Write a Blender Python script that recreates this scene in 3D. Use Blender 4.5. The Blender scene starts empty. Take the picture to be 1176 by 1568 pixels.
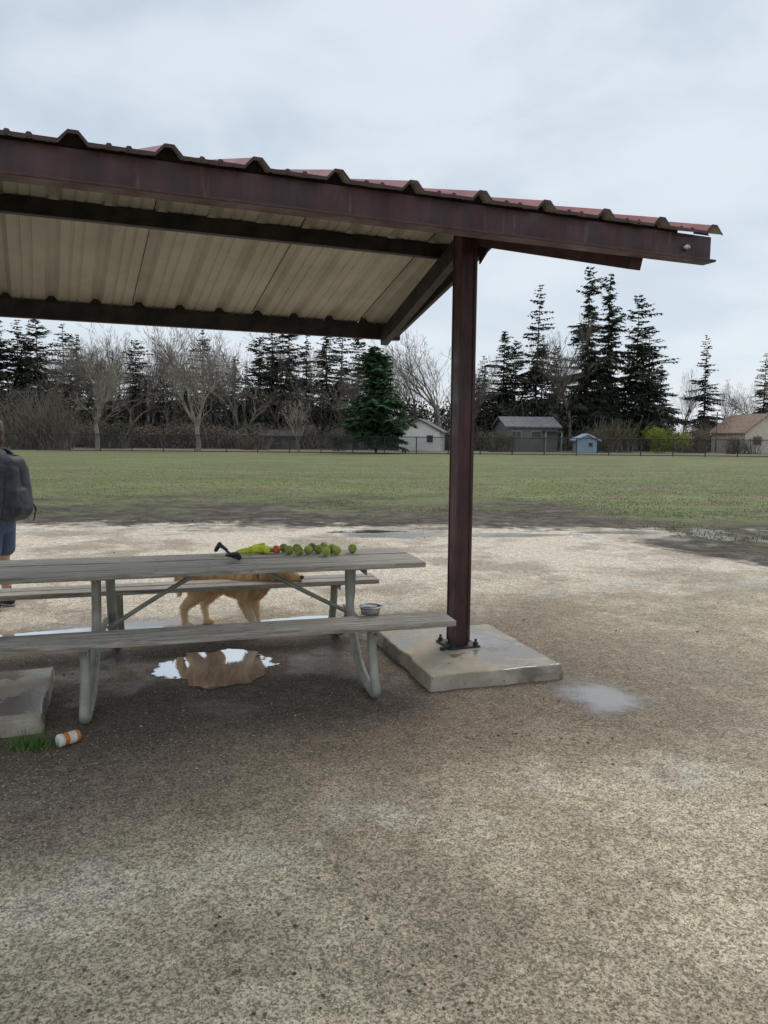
import bpy, math, random
from mathutils import Vector, Matrix, noise
R = random.Random(11)
scene = bpy.context.scene
scene.view_settings.view_transform = 'Standard'
scene.view_settings.look = 'None'
scene.view_settings.exposure = 0
COL = scene.collection

# ------------------------------------------------------------------ node helpers
class NB:
    def __init__(s, nt):
        s.nt = nt
    def n(s, t, **k):
        nd = s.nt.nodes.new(t)
        for a, b in k.items():
            setattr(nd, a, b)
        return nd
    def lk(s, a, b):
        s.nt.links.new(a, b)
    def setin(s, nd, i, v):
        if v is None: return
        if isinstance(v, bpy.types.NodeSocket): s.lk(v, nd.inputs[i])
        else: nd.inputs[i].default_value = v
    def math(s, op, a, b=None, c=None, clamp=False):
        nd = s.n('ShaderNodeMath', operation=op, use_clamp=clamp)
        s.setin(nd, 0, a); s.setin(nd, 1, b); s.setin(nd, 2, c)
        return nd.outputs[0]
    def dot(s, v, c):
        nd = s.n('ShaderNodeVectorMath', operation='DOT_PRODUCT')
        s.lk(v, nd.inputs[0]); nd.inputs[1].default_value = c
        return nd.outputs['Value']
    def noise(s, v, sc, det=4, rough=.55, dist=0):
        nd = s.n('ShaderNodeTexNoise')
        s.lk(v, nd.inputs['Vector'])
        nd.inputs['Scale'].default_value = sc; nd.inputs['Detail'].default_value = det
        nd.inputs['Roughness'].default_value = rough; nd.inputs['Distortion'].default_value = dist
        return nd.outputs['Fac']
    def voro(s, v, sc, out='Color', feature='F1'):
        nd = s.n('ShaderNodeTexVoronoi', feature=feature)
        s.lk(v, nd.inputs['Vector']); nd.inputs['Scale'].default_value = sc
        return nd.outputs[out]
    def ss(s, v, a, b, lo=0., hi=1.):
        nd = s.n('ShaderNodeMapRange', interpolation_type='SMOOTHSTEP')
        s.lk(v, nd.inputs['Value'])
        nd.inputs['From Min'].default_value = a; nd.inputs['From Max'].default_value = b
        nd.inputs['To Min'].default_value = lo; nd.inputs['To Max'].default_value = hi
        return nd.outputs['Result']
    def mix(s, f, a, b, blend='MIX'):
        nd = s.n('ShaderNodeMix', data_type='RGBA', blend_type=blend)
        s.setin(nd, 0, f)
        for i, v in ((6, a), (7, b)):
            if isinstance(v, bpy.types.NodeSocket): s.lk(v, nd.inputs[i])
            else: nd.inputs[i].default_value = (v[0], v[1], v[2], 1)
        return nd.outputs[2]
    def scale(s, v, sc):
        nd = s.n('ShaderNodeMapping'); s.lk(v, nd.inputs['Vector'])
        nd.inputs['Scale'].default_value = sc
        return nd.outputs['Vector']
    def bump(s, h, st=.5, d=.01, nrm=None):
        nd = s.n('ShaderNodeBump'); nd.inputs['Strength'].default_value = st
        nd.inputs['Distance'].default_value = d; s.lk(h, nd.inputs['Height'])
        if nrm is not None: s.lk(nrm, nd.inputs['Normal'])
        return nd.outputs['Normal']

def newmat(name):
    m = bpy.data.materials.new(name); m.use_nodes = True
    nb = NB(m.node_tree)
    b = m.node_tree.nodes['Principled BSDF']
    tc = nb.n('ShaderNodeTexCoord')
    return m, nb, b, tc.outputs['Object']

def simple(name, c1, c2, sc=8, rough=.7, metal=0, bump=0, stretch=(1, 1, 1), bsc=None, spec=None, lo=.35, hi=.65, det=3, bd=.01):
    m, nb, b, co = newmat(name)
    v = nb.scale(co, stretch)
    f = nb.ss(nb.noise(v, sc, det), lo, hi)
    nb.lk(nb.mix(f, c1, c2), b.inputs['Base Color'])
    b.inputs['Roughness'].default_value = rough; b.inputs['Metallic'].default_value = metal
    if spec is not None: b.inputs['Specular IOR Level'].default_value = spec
    if bump:
        nb.lk(nb.bump(nb.noise(v, bsc or sc * 3, 4), bump, bd), b.inputs['Normal'])
    return m
def flatmat(name, c1, c2, sc, rough=.9):
    """cheap two-tone mottled material (for the masses of twigs and needles)"""
    m, nb, b, co = newmat(name)
    nb.lk(nb.mix(nb.ss(nb.noise(co, sc, 1), .35, .65), c1, c2), b.inputs['Base Color'])
    b.inputs['Roughness'].default_value = rough; b.inputs['Specular IOR Level'].default_value = .2
    return m

# ------------------------------------------------------------------ mesh helpers
def mesh_obj(name, verts, faces, mats=(), parent=None, smooth=False, midx=None):
    me = bpy.data.meshes.new(name)
    me.from_pydata([tuple(v) for v in verts], [], faces)
    for m in mats: me.materials.append(m)
    if midx is not None: me.polygons.foreach_set('material_index', midx)
    if smooth: me.polygons.foreach_set('use_smooth', [True] * len(me.polygons))
    me.update()
    o = bpy.data.objects.new(name, me); COL.objects.link(o)
    if parent: o.parent = parent
    return o
def empty(name, loc=(0, 0, 0), rz=0):
    e = bpy.data.objects.new(name, None); COL.objects.link(e)
    e.location = loc; e.rotation_euler = (0, 0, rz); e.empty_display_size = .2
    return e
def bevel(o, w=.004, seg=2):
    m = o.modifiers.new('bevel', 'BEVEL'); m.width = w; m.segments = seg; m.limit_method = 'ANGLE'
    return o
def box(name, c, s, mat, parent=None, rz=0, bv=.004):
    x, y, z = s[0] / 2, s[1] / 2, s[2] / 2
    vs = [(a, b, d) for a in (-x, x) for b in (-y, y) for d in (-z, z)]
    fs = [(0, 1, 3, 2), (4, 6, 7, 5), (0, 4, 5, 1), (2, 3, 7, 6), (0, 2, 6, 4), (1, 5, 7, 3)]
    o = mesh_obj(name, vs, fs, [mat], parent)
    o.location = c; o.rotation_euler = (0, 0, rz)
    if bv: bevel(o, bv)
    return o
def beam(name, p0, p1, w, h, mat, parent=None, bv=.003):
    p0 = Vector(p0); p1 = Vector(p1); d = p1 - p0; L = d.length; x = d.normalized()
    y = Vector((0, 0, 1)).cross(x).normalized(); z = x.cross(y)
    o = box(name, (0, 0, 0), (L, w, h), mat, parent, bv=bv)
    M = Matrix((x, y, z)).transposed().to_4x4(); M.translation = (p0 + p1) / 2
    o.matrix_local = M
    return o
def tube(name, pts, r, mat, parent=None, res=3, cyclic=False):
    cu = bpy.data.curves.new(name, 'CURVE'); cu.dimensions = '3D'; cu.bevel_depth = r; cu.bevel_resolution = res
    cu.use_fill_caps = True
    sp = cu.splines.new('NURBS'); sp.points.add(len(pts) - 1)
    for i, p in enumerate(pts): sp.points[i].co = (p[0], p[1], p[2], 1)
    sp.order_u = 3; sp.use_endpoint_u = not cyclic; sp.use_cyclic_u = cyclic; sp.resolution_u = 6
    o = bpy.data.objects.new(name, cu); COL.objects.link(o); cu.materials.append(mat)
    if parent: o.parent = parent
    return o
def lathe(name, prof, mat, parent=None, seg=32):
    vs = []; fs = []
    for r, z in prof:
        for i in range(seg):
            a = 2 * math.pi * i / seg; vs.append((r * math.cos(a), r * math.sin(a), z))
    for j in range(len(prof) - 1):
        for i in range(seg):
            k = (i + 1) % seg
            fs.append((j * seg + i, j * seg + k, (j + 1) * seg + k, (j + 1) * seg + i))
    return mesh_obj(name, vs, fs, [mat], parent, smooth=True)

import bmesh
def ico_template():
    bm = bmesh.new(); bmesh.ops.create_icosphere(bm, subdivisions=3, radius=1)
    v = [x.co.copy() for x in bm.verts]; f = [tuple(q.index for q in p.verts) for p in bm.faces]
    bm.free(); return v, f
ICO_V, ICO_F = ico_template()
def blob(name, parts, voxel, mat, parent=None, sm=6):
    """parts: (p0,r0,p1,r1[,scale]) tapered capsules fused into ONE continuous skin"""
    vs = []; fs = []
    for pt in parts:
        p0, r0, p1, r1 = pt[:4]; sc = pt[4] if len(pt) > 4 else (1, 1, 1)
        p0 = Vector(p0); p1 = Vector(p1); L = (p1 - p0).length
        n = max(1, int(L / (min(r0, r1) * .3)))
        for i in range(n + 1):
            t = i / n; p = p0.lerp(p1, t); r = r0 + (r1 - r0) * t; b = len(vs)
            for v in ICO_V: vs.append((p.x + v.x * r * sc[0], p.y + v.y * r * sc[1], p.z + v.z * r * sc[2]))
            fs.extend((a + b, c + b, d + b) for a, c, d in ICO_F)
    o = mesh_obj(name, vs, fs, [mat])
    m = o.modifiers.new('r', 'REMESH'); m.mode = 'VOXEL'; m.voxel_size = voxel
    s = o.modifiers.new('s', 'SMOOTH'); s.factor = .5; s.iterations = sm
    dg = bpy.context.evaluated_depsgraph_get(); dg.update()
    me = bpy.data.meshes.new_from_object(o.evaluated_get(dg))
    o.modifiers.clear(); o.data = me
    if not me.materials: me.materials.append(mat)
    me.polygons.foreach_set('use_smooth', [True] * len(me.polygons))
    if parent: o.parent = parent
    return o
def ball(name, c, r, mat, parent=None, sc=(1, 1, 1)):
    o = mesh_obj(name, [v * r for v in ICO_V], ICO_F, [mat], parent, smooth=True)
    o.location = c; o.scale = sc
    return o

# ------------------------------------------------------------------ world
w = bpy.data.worlds.new('World'); scene.world = w; w.use_nodes = True
nb = NB(w.node_tree); bg = w.node_tree.nodes['Background']
tc = nb.n('ShaderNodeTexCoord').outputs['Generated']
sky = nb.n('ShaderNodeTexSky', sky_type='NISHITA'); sky.sun_disc = False
SUN_EL, SUN_AZ = 48, 25
sky.sun_elevation = math.radians(SUN_EL); sky.sun_rotation = math.radians(SUN_AZ)
sep = nb.n('ShaderNodeSeparateXYZ'); nb.lk(tc, sep.inputs[0])
z = nb.math('MAXIMUM', sep.outputs[2], 0.0)
zz = nb.math('ADD', z, .42)
dv = nb.n('ShaderNodeVectorMath', operation='DIVIDE'); nb.lk(tc, dv.inputs[0])
cmb = nb.n('ShaderNodeCombineXYZ'); nb.lk(zz, cmb.inputs[0]); nb.lk(zz, cmb.inputs[1]); nb.lk(zz, cmb.inputs[2])
nb.lk(cmb.outputs[0], dv.inputs[1])
cl = nb.ss(nb.noise(nb.scale(dv.outputs[0], (1, 1.2, 1)), 2.9, 5, .5, .2), .34, .64)
ccol = nb.mix(cl, (4.25, 4.95, 5.75), (5.75, 6.25, 6.75))
hz = nb.ss(z, 0, .42)
ccol = nb.mix(hz, nb.mix(.55, ccol, (6.2, 6.7, 7.1)), ccol)
nb.lk(nb.mix(.93, sky.outputs[0], ccol), bg.inputs['Color']); bg.inputs['Strength'].default_value = .13
w.cycles.sampling_method = 'MANUAL'; w.cycles.sample_map_resolution = 256

sun = bpy.data.lights.new('sun', 'SUN'); sun.energy = 1.5; sun.angle = math.radians(25); sun.color = (1, .94, .85)
so = bpy.data.objects.new('sun', sun); COL.objects.link(so)
el, az = math.radians(SUN_EL), math.radians(SUN_AZ)
so.rotation_euler = Vector((math.sin(az) * math.cos(el), math.cos(az) * math.cos(el), math.sin(el))).to_track_quat('Z', 'Y').to_euler()
so.location = (0, 0, 30)

# ------------------------------------------------------------------ camera
cam = bpy.data.cameras.new('camera'); co_ = bpy.data.objects.new('camera', cam); COL.objects.link(co_)
cam.sensor_fit = 'VERTICAL'; cam.sensor_height = 36; cam.sensor_width = 27; cam.lens = 26
cam.clip_end = 3000; cam.clip_start = .05
co_.matrix_world = Matrix.Translation((0, 0, 1.65)) @ Matrix.Rotation(math.radians(90 - 5.85), 4, 'X') @ Matrix.Rotation(math.radians(.5), 4, 'Z')
scene.camera = co_

# shelter frame: A along the eaves, D across
TH = 21.7
CA, SA = math.cos(math.radians(TH)), math.sin(math.radians(TH))
def W(A, D, z): return Vector((A * CA - D * SA, A * SA + D * CA, z))

# ------------------------------------------------------------------ ground
m, nb, b, co = newmat('ground_gravel_and_grass')
sp = nb.n('ShaderNodeSeparateXYZ'); nb.lk(co, sp.inputs[0]); X, Y = sp.outputs[0], sp.outputs[1]
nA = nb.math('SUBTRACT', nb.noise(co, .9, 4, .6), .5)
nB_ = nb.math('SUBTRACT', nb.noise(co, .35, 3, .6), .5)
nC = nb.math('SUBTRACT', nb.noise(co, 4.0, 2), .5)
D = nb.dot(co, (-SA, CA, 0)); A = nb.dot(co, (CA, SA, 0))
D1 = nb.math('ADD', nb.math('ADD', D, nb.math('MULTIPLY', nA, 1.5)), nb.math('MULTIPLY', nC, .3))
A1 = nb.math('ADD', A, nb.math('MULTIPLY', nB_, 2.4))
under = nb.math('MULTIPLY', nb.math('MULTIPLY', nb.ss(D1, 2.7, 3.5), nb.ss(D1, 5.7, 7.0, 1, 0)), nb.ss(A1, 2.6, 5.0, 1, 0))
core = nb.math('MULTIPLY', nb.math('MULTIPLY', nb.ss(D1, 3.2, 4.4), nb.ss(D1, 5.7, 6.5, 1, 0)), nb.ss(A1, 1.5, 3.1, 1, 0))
D2 = nb.math('ADD', D, nb.math('MULTIPLY', nC, .45))
D2 = nb.math('ADD', D2, nb.math('MULTIPLY', nA, .7))
drip = nb.math('MULTIPLY', nb.ss(nb.math('ABSOLUTE', nb.math('SUBTRACT', D2, 2.78)), .0, .34, 1, 0), nb.ss(nb.noise(co, 1.5, 3, .6), .42, .62))
vc = nb.voro(co, 150); sv = nb.n('ShaderNodeSeparateColor'); nb.lk(vc, sv.inputs[0]); g1 = sv.outputs[0]
vc2 = nb.voro(co, 75); sv2 = nb.n('ShaderNodeSeparateColor'); nb.lk(vc2, sv2.inputs[0]); g2 = sv2.outputs[0]
grain = nb.math('ADD', nb.math('MULTIPLY', g1, .62), nb.math('MULTIPLY', g2, .38))
med = nb.noise(co, 11, 3, .65)
big = nb.ss(nb.noise(co, 1.0, 4, .65), .36, .64)
base = nb.mix(big, (.385, .318, .220), (.545, .465, .335))
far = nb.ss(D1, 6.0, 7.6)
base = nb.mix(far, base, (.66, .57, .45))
dampn = nb.ss(nb.noise(co, .6, 5, .65), .46, .60)
damp = nb.math('MULTIPLY', dampn, .75)
base = nb.mix(damp, base, (.28, .225, .158))
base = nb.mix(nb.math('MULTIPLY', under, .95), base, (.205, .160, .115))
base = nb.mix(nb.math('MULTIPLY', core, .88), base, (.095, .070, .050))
base = nb.mix(nb.math('MULTIPLY', drip, .45), base, (.56, .51, .42))
gmul = nb.ss(grain, .1, .9, .42, 1.5)
cmb = nb.n('ShaderNodeCombineColor')
gm2 = nb.math('MULTIPLY', gmul, nb.ss(med, .28, .72, .84, 1.15))
for i in range(3): nb.lk(gm2, cmb.inputs[i])
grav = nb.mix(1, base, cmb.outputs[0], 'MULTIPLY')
bx = nb.math('ADD', nb.math('ADD', nb.math('ADD', X, nb.math('MULTIPLY', nA, 2.0)), nb.math('MULTIPLY', nC, 1.0)), nb.math('MULTIPLY', nb.ss(nb.math('ABSOLUTE', nb.math('SUBTRACT', Y, 11.3)), 0, 1.6, 1, 0), .8))
by = nb.math('ADD', nb.math('ADD', Y, nb.math('MULTIPLY', nA, 3.6)), nb.math('MULTIPLY', nC, 2.0))
gmask = nb.math('MAXIMUM', nb.ss(by, 12.9, 13.9), nb.ss(bx, 4.6, 5.2))
gy = nb.math('ADD', nb.math('ADD', Y, nb.math('MULTIPLY', nb.math('SUBTRACT', nb.noise(co, .42, 5, .72), .5), 22)), nb.math('MULTIPLY', nb.ss(X, 3.5, 6.5), 3.5))
green = nb.ss(gy, 14.5, 22.0)
gfine = nb.noise(nb.scale(co, (1, .6, 1)), 6, 3, .8)
gbig = nb.ss(nb.noise(nb.scale(co, (.35, 1, 1)), .28, 3, .65), .3, .7)
gcol = nb.mix(gbig, (.118, .158, .040), (.195, .222, .070))
gcol = nb.mix(nb.ss(gfine, .44, .66), gcol, (.085, .085, .035))
gcol = nb.mix(nb.math('MULTIPLY', nb.ss(nb.noise(nb.scale(co, (.45, 1, 1)), .6, 4, .75), .49, .61), .85), gcol, (.155, .125, .066))
mud = nb.mix(nb.ss(nb.noise(co, 2.6, 4, .75), .42, .62), (.036, .026, .018), (.115, .088, .062))
gcol = nb.mix(green, mud, gcol)
gcol = nb.mix(nb.ss(Y, 68, 74), gcol, (.22, .18, .12))
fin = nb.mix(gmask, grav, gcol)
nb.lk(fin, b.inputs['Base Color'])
wetn = nb.ss(nb.noise(co, 1.3, 3, .6), .47, .60)
drip2 = nb.ss(nb.math('ABSOLUTE', nb.math('SUBTRACT', D1, 6.5)), .1, .9, 1, 0)
band = nb.ss(nb.math('ABSOLUTE', nb.math('SUBTRACT', Y, 12.6)), .3, 1.8, 1, 0)
wet = nb.math('MULTIPLY', nb.math('MAXIMUM', nb.math('MAXIMUM', drip2, band), nb.math('MULTIPLY', core, .6)), wetn)
wet = nb.math('MAXIMUM', wet, nb.math('MULTIPLY', drip, .6))
wet = nb.math('MAXIMUM', wet, nb.math('MULTIPLY', dampn, .3))
nb.lk(nb.ss(wet, 0, 1, .92, .22), b.inputs['Roughness'])
hgt = nb.math('ADD', nb.math('MULTIPLY', grain, .38), nb.math('MULTIPLY', med, .8))
hgt = nb.math('ADD', hgt, nb.math('MULTIPLY', nC, 4.0))
nb.lk(nb.bump(hgt, .8, .010), b.inputs['Normal'])
b.inputs['Specular IOR Level'].default_value = .4
S = 1500
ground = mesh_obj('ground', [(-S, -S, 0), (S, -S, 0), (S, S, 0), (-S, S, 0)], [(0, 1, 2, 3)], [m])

def is_grass(x, y):
    return y > 13.4 or x > 5.0

def stones(name, n, mat, ymin, ymax, smin, smax, seed, clump=False):
    r = random.Random(seed); vs = []; fs = []
    for _ in range(n):
        t = r.random(); y = 1 / ((1 - t) / ymin + t / ymax); x = r.uniform(-.62, .62) * (y + .3)
        if clump and noise.noise(Vector((x * .7, y * .7, 9))) < .12: continue
        if is_grass(x, y): continue
        s = r.uniform(smin, smax) * (1 + .12 * y) * (1.9 if r.random() < .03 else 1)
        b0 = len(vs); a = r.random() * 6.28
        for k in range(4):
            q = a + k * 1.571; rr = s * r.uniform(.7, 1.2)
            vs.append((x + rr * math.cos(q), y + rr * math.sin(q), s * r.uniform(0, .35)))
        vs.append((x, y, s * r.uniform(.6, 1.0)))
        fs += [(b0, b0 + 1, b0 + 4), (b0 + 1, b0 + 2, b0 + 4), (b0 + 2, b0 + 3, b0 + 4), (b0 + 3, b0, b0 + 4)]
    return mesh_obj(name, vs, fs, [mat])
mg = simple('gravel_stone', (.14, .112, .08), (.60, .525, .40), 55, .85, lo=.4, hi=.6, det=1)
stones('gravel', 52000, mg, 1.2, 9.5, .0010, .0031, 3)
md = simple('mud_clod', (.05, .038, .026), (.13, .10, .07), 30, .9, det=1)
stones('mud_clods', 520, md, 1.8, 14, .003, .0080, 5, True)

def blades(name, pts, hmin, hmax, wd, mat, seed, lean=.5):
    r = random.Random(seed); vs = []; fs = []
    for x, y in pts:
        h = r.uniform(hmin, hmax); a = r.random() * 6.28; b0 = len(vs); l = r.uniform(0, lean) * h; la = r.random() * 6.28
        dx, dy = math.cos(a) * wd, math.sin(a) * wd
        vs += [(x - dx, y - dy, 0), (x + dx, y + dy, 0), (x + math.cos(la) * l, y + math.sin(la) * l, h)]
        fs.append((b0, b0 + 1, b0 + 2))
    return mesh_obj(name, vs, fs, [mat])
mgr = simple('grass_blades', (.11, .145, .038), (.19, .225, .075), 1.2, .8, lo=.35, hi=.65, det=2)
pts = []
r = random.Random(8)
while len(pts) < 40000:
    t = r.random(); y = 1 / ((1 - t) / 9.0 + t / 45); x = r.uniform(-.7, .7) * y
    if not is_grass(x, y): continue
    q = noise.noise(Vector((x * .45, y * .45, 0))) * 9 + noise.noise(Vector((x * 2, y * 2, 4))) * 4.0
    if r.random() > min(.9, max(.012, (y + q - (17 if x < 4.5 else 12.5)) / 9)): continue
    pts.append((x, y))
blades('grass', pts, .012, .042, .010, mgr, 4)
mtuft = simple('grass_tuft', (.05, .12, .02), (.14, .24, .05), 20, .6)
pts = [(-1.86 + r.gauss(0, .055), 3.76 + r.gauss(0, .035)) for _ in range(420)]
blades('grass_tuft', pts, .02, .095, .0024, mtuft, 6, .9)

# puddles: flat water sheets whose ragged rim thins out into the gravel
def watermat(name, col, metal, rough, e0, e1, bumpst, amax=1.):
    m, nb, b, co = newmat(name)
    ln = nb.n('ShaderNodeVectorMath', operation='LENGTH'); nb.lk(co, ln.inputs[0])
    oi = nb.n('ShaderNodeObjectInfo').outputs['Random']
    va = nb.n('ShaderNodeVectorMath', operation='ADD'); nb.lk(co, va.inputs[0])
    cc = nb.n('ShaderNodeCombineXYZ'); nb.lk(nb.math('MULTIPLY', oi, 50), cc.inputs[2]); nb.lk(cc.outputs[0], va.inputs[1])
    n1 = nb.math('SUBTRACT', nb.noise(va.outputs[0], 1.6, 5, .6), .5)
    rr = nb.math('ADD', ln.outputs['Value'], nb.math('MULTIPLY', n1, 1.1))
    nb.lk(nb.ss(rr, e0, e1, amax, 0), b.inputs['Alpha'])
    b.inputs['Base Color'].default_value = (*col, 1); b.inputs['Metallic'].default_value = metal
    b.inputs['Roughness'].default_value = rough
    nb.lk(nb.bump(nb.noise(co, 9, 2), bumpst, .006), b.inputs['Normal'])
    return m
mp = watermat('puddle_water', (.80, .82, .84), .88, .02, .70, .74, .03)
mp2 = watermat('puddle_film', (.44, .42, .40), .5, .18, .25, .80, .25, .75)
def puddle(c, rx, ry, rz, mat, z=.005):
    N = 48
    vs = [(0, 0, 0)] + [(1.25 * math.cos(2 * math.pi * i / N), 1.25 * math.sin(2 * math.pi * i / N), 0) for i in range(N)]
    o = mesh_obj('puddle', vs, [(0, i + 1, (i + 1) % N + 1) for i in range(N)], [mat])
    o.location = (c[0], c[1], z); o.rotation_euler = (0, 0, rz); o.scale = (rx, ry, 1)
puddle((-1.17, 5.12), .50, .60, .3, mp)
puddle((1.38, 4.60), .42, .50, .2, mp2)
puddle((-2.65, 5.98), 1.0, .20, .32, mp)
puddle((-2.2, 6.25), 1.0, .30, .30, mp2, .006)
puddle((-.78, 6.45), .65, .22, .3, mp)
puddle((.2, 12.3), 1.5, .55, .1, mp2, .006)
puddle((-.3, 12.7), .8, .22, .1, mp, .008)
puddle((1.9, 12.4), 1.8, .4, .05, mp2, .007)
puddle((-2.2, 14.6), .6, .3, .05, mp2)
puddle((4.2, 12.9), 1.3, .4, .05, mp2)
puddle((.74, 5.50), .30, .36, .3, mp2, .1045)

# ------------------------------------------------------------------ shelter
mfas, nb, b, co = newmat('maroon_painted_steel')
v = nb.scale(co, (1, 1, .25))
f = nb.ss(nb.noise(v, 9, 4, .65), .38, .66)
c = nb.mix(f, (.042, .015, .016), (.082, .030, .028))
c = nb.mix(nb.ss(nb.noise(nb.scale(co, (1, 1, .12)), 24, 4, .7), .6, .74), c, (.13, .075, .065))
nb.lk(c, b.inputs['Base Color']); nb.lk(nb.ss(nb.noise(co, 5, 4), .3, .7, .38, .62), b.inputs['Roughness'])
nb.lk(nb.bump(nb.noise(co, 14, 4), .15, .004), b.inputs['Normal'])
mpur = simple('dark_purlin_steel', (.010, .009, .009), (.036, .026, .023), 7, .6, bump=.2)
mtop = simple('red_roof_sheet', (.30, .085, .075), (.42, .15, .13), 4, .4, bump=.05)
mund, nb, b, co = newmat('roof_sheet_underside')
f = nb.ss(nb.noise(nb.scale(co, (1.2, 1, 1)), 2.5, 4, .6), .3, .7)
c = nb.mix(f, (.41, .38, .31), (.51, .48, .40))
c = nb.mix(nb.ss(nb.noise(co, 40, 3, .7), .66, .74), c, (.2, .16, .12))
nb.lk(c, b.inputs['Base Color']); b.inputs['Roughness'].default_value = .6
shelter = empty('picnic_shelter')
ZE, SL, D0, DR, D3 = 2.70, .31, 3.03, 4.87, 6.71
A0, A1e = -1.15, 3.04
SK = .062
def sk(D): return -(D - D0) * SK
def roofz(D): return ZE + SL * (min(D, 2 * DR - D) - D0)
prof = []
P = .334; rib0 = 2.985
k = 0; ribs = []
while rib0 - k * P > A0 + .06:
    ribs.append(rib0 - k * P); k += 1
prof.append((A0, 0))
for rb in sorted(ribs):
    prof += [(rb - .052, 0), (rb - .018, .036), (rb + .018, .036), (rb + .050, 0)]
    for q in (.12, .19):
        if rb + q + .03 < A1e: prof += [(rb + q - .012, 0), (rb + q - .006, .008), (rb + q + .006, .008), (rb + q + .012, 0)]
prof.append((A1e, 0))
def sheet(name, mat, dz, Ds):
    vs = []; fs = []; n = len(prof)
    for Dd in Ds:
        for a, z in prof: vs.append(W(a + sk(Dd), Dd, roofz(Dd) + z + dz))
    for j in range(len(Ds) - 1):
        for i in range(n - 1): fs.append((j * n + i, j * n + i + 1, (j + 1) * n + i + 1, (j + 1) * n + i))
    return mesh_obj(name, vs, fs, [mat], shelter)
Ds = [D0 - .035, DR, D3 + .03]
sheet('roof_sheet', mtop, .004, Ds)
sheet('roof_sheet_underside', mund, 0, Ds)
n = len(prof); vs = []; fs = []
for a, z in prof:
    p = W(a, D0 - .037, ZE - .011 + z)
    vs += [p + Vector((0, 0, .008)), p - Vector((0, 0, .006))]
for i in range(n - 1): fs.append((2 * i, 2 * i + 1, 2 * i + 3, 2 * i + 2))
mesh_obj('sheet_edge', vs, fs, [mfas], shelter)
vs = []; fs = []
for Dd in (D3 - .05, D0 + .05):
    for rb in ribs:
        b0 = len(vs); a_ = rb + sk(Dd); z_ = roofz(Dd)
        vs += [W(a_ - .056, Dd, z_ - .012), W(a_ + .056, Dd, z_ - .012), W(a_ + .018, Dd, z_ + .035), W(a_ - .018, Dd, z_ + .035)]
        fs.append((b0, b0 + 1, b0 + 2, b0 + 3))
mesh_obj('rib_closures', vs, fs, [mpur], shelter)
for i, rb in enumerate(ribs):
    if i % 3 == 1:
        for s0, s1 in ((D0 + .1, DR - .05), (DR + .05, D3 - .1)):
            a_ = rb - .058
            beam(f'lap_joint_shade_{i}', W(a_ + sk(s0), s0, roofz(s0) - .003), W(a_ + sk(s1), s1, roofz(s1) - .003), .005, .004, mpur, shelter, 0)  # dark strips at the sheet laps, also standing in for rib shadows
vs = []; fs = []
for a in (A0 + sk(DR), A1e + sk(DR)):
    for dd, zz_ in ((-.16, roofz(DR - .16) + .045), (0, roofz(DR) + .05), (.16, roofz(DR + .16) + .045)):
        vs.append(W(a, DR + dd, zz_))
mesh_obj('ridge_cap', vs, [(0, 1, 4, 3), (1, 2, 5, 4)], [mtop], shelter)
def abeam(name, D, a0, a1, ztop, h, w, mat):
    return beam(name, W(a0 + sk(D), D, ztop - h / 2), W(a1 + sk(D), D, ztop - h / 2), w, h, mat, shelter)
abeam('eave_fascia', D0 + .03, A0, A1e - .03, ZE - .016, .132, .05, mfas)
abeam('fascia_lip', D0 + .005, A0, A1e - .035, ZE - .138, .012, .09, mfas)
abeam('eave_purlin', D0 + .26, A0, A1e - .03, roofz(D0 + .26) - .005, .155, .06, mpur)
abeam('ridge_beam', DR, A0, A1e - .1, roofz(DR) - .03, .12, .08, mpur)
abeam('mid_purlin', 5.33, A0, A1e - .08, roofz(5.33) - .002, .105, .06, mpur)
abeam('mid_purlin_near', 4.41, A0, A1e - .08, roofz(4.41) - .002, .105, .06, mpur)
abeam('far_purlin', D3 - .04, A0, A1e - .02, roofz(D3) + .004, .14, .06, mpur)
PD = 4.83
for i, pa in enumerate((2.528, -.78)):
    s = W(pa, PD, 0)
    zt = roofz(DR) - .06
    bx_ = .12
    box(f'post_{i}', (s.x, s.y, (zt + .1) / 2), (bx_, bx_, zt - .1), mfas, shelter, math.radians(20), .008)
    for j, (du, dv_) in enumerate(((.052, -.064), (-.052, -.064), (.052, .064), (-.052, .064))):
        q = W(pa + du, PD + dv_, 0)
        box(f'post_{i}_lip_{j}', (q.x, q.y, (zt + .12) / 2), (.022, .012, zt - .14), mfas, shelter, math.radians(20), .002)
    box(f'base_plate_{i}', (s.x, s.y, .108), (.25, .25, .014), mpur, shelter, math.radians(20), .003)
    for du in (-.155, .155):
        for dv_ in (-.10, .10):
            q = W(pa + du * .62, PD + dv_, 0)
            c_ = lathe(f'anchor_bolt_{i}', [(0, .16), (.010, .16), (.010, .135), (.02, .135), (.02, .115), (.028, .113), (.028, .10)], mpur, shelter, 8); c_.location = (q.x, q.y, 0)
    beam(f'bracket_{i}', W(pa - .19, PD - .10, .112), W(pa - .07, PD - .07, .118), .03, .02, mpur, shelter)
    ro = .06 if i == 0 else -.10
    for sgn, De in ((1, D3 - .08), (-1, D0 + .09)):
        za = roofz(DR) - .19; zb = roofz(De) - .175
        beam(f'rafter_{i}_{sgn}', W(pa + ro, DR + sgn * .05, za), W(pa + ro + .03, De, zb + .02), .07, .14, mfas if sgn < 0 else mpur, shelter)
    for sgn in (1, -1):
        vs = [W(pa + .1, DR + sgn * .06, zt - .02 + .0), W(pa + .1, DR + sgn * .06, zt - .33), W(pa + .1, DR + sgn * .34, roofz(DR + .34) - .12)]
        vs += [v_ + W(.012, 0, 0) for v_ in vs]
        mesh_obj(f'gusset_{i}', vs, [(0, 1, 2), (5, 4, 3), (0, 3, 4, 1), (1, 4, 5, 2), (2, 5, 3, 0)], [mpur], shelter)
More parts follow.
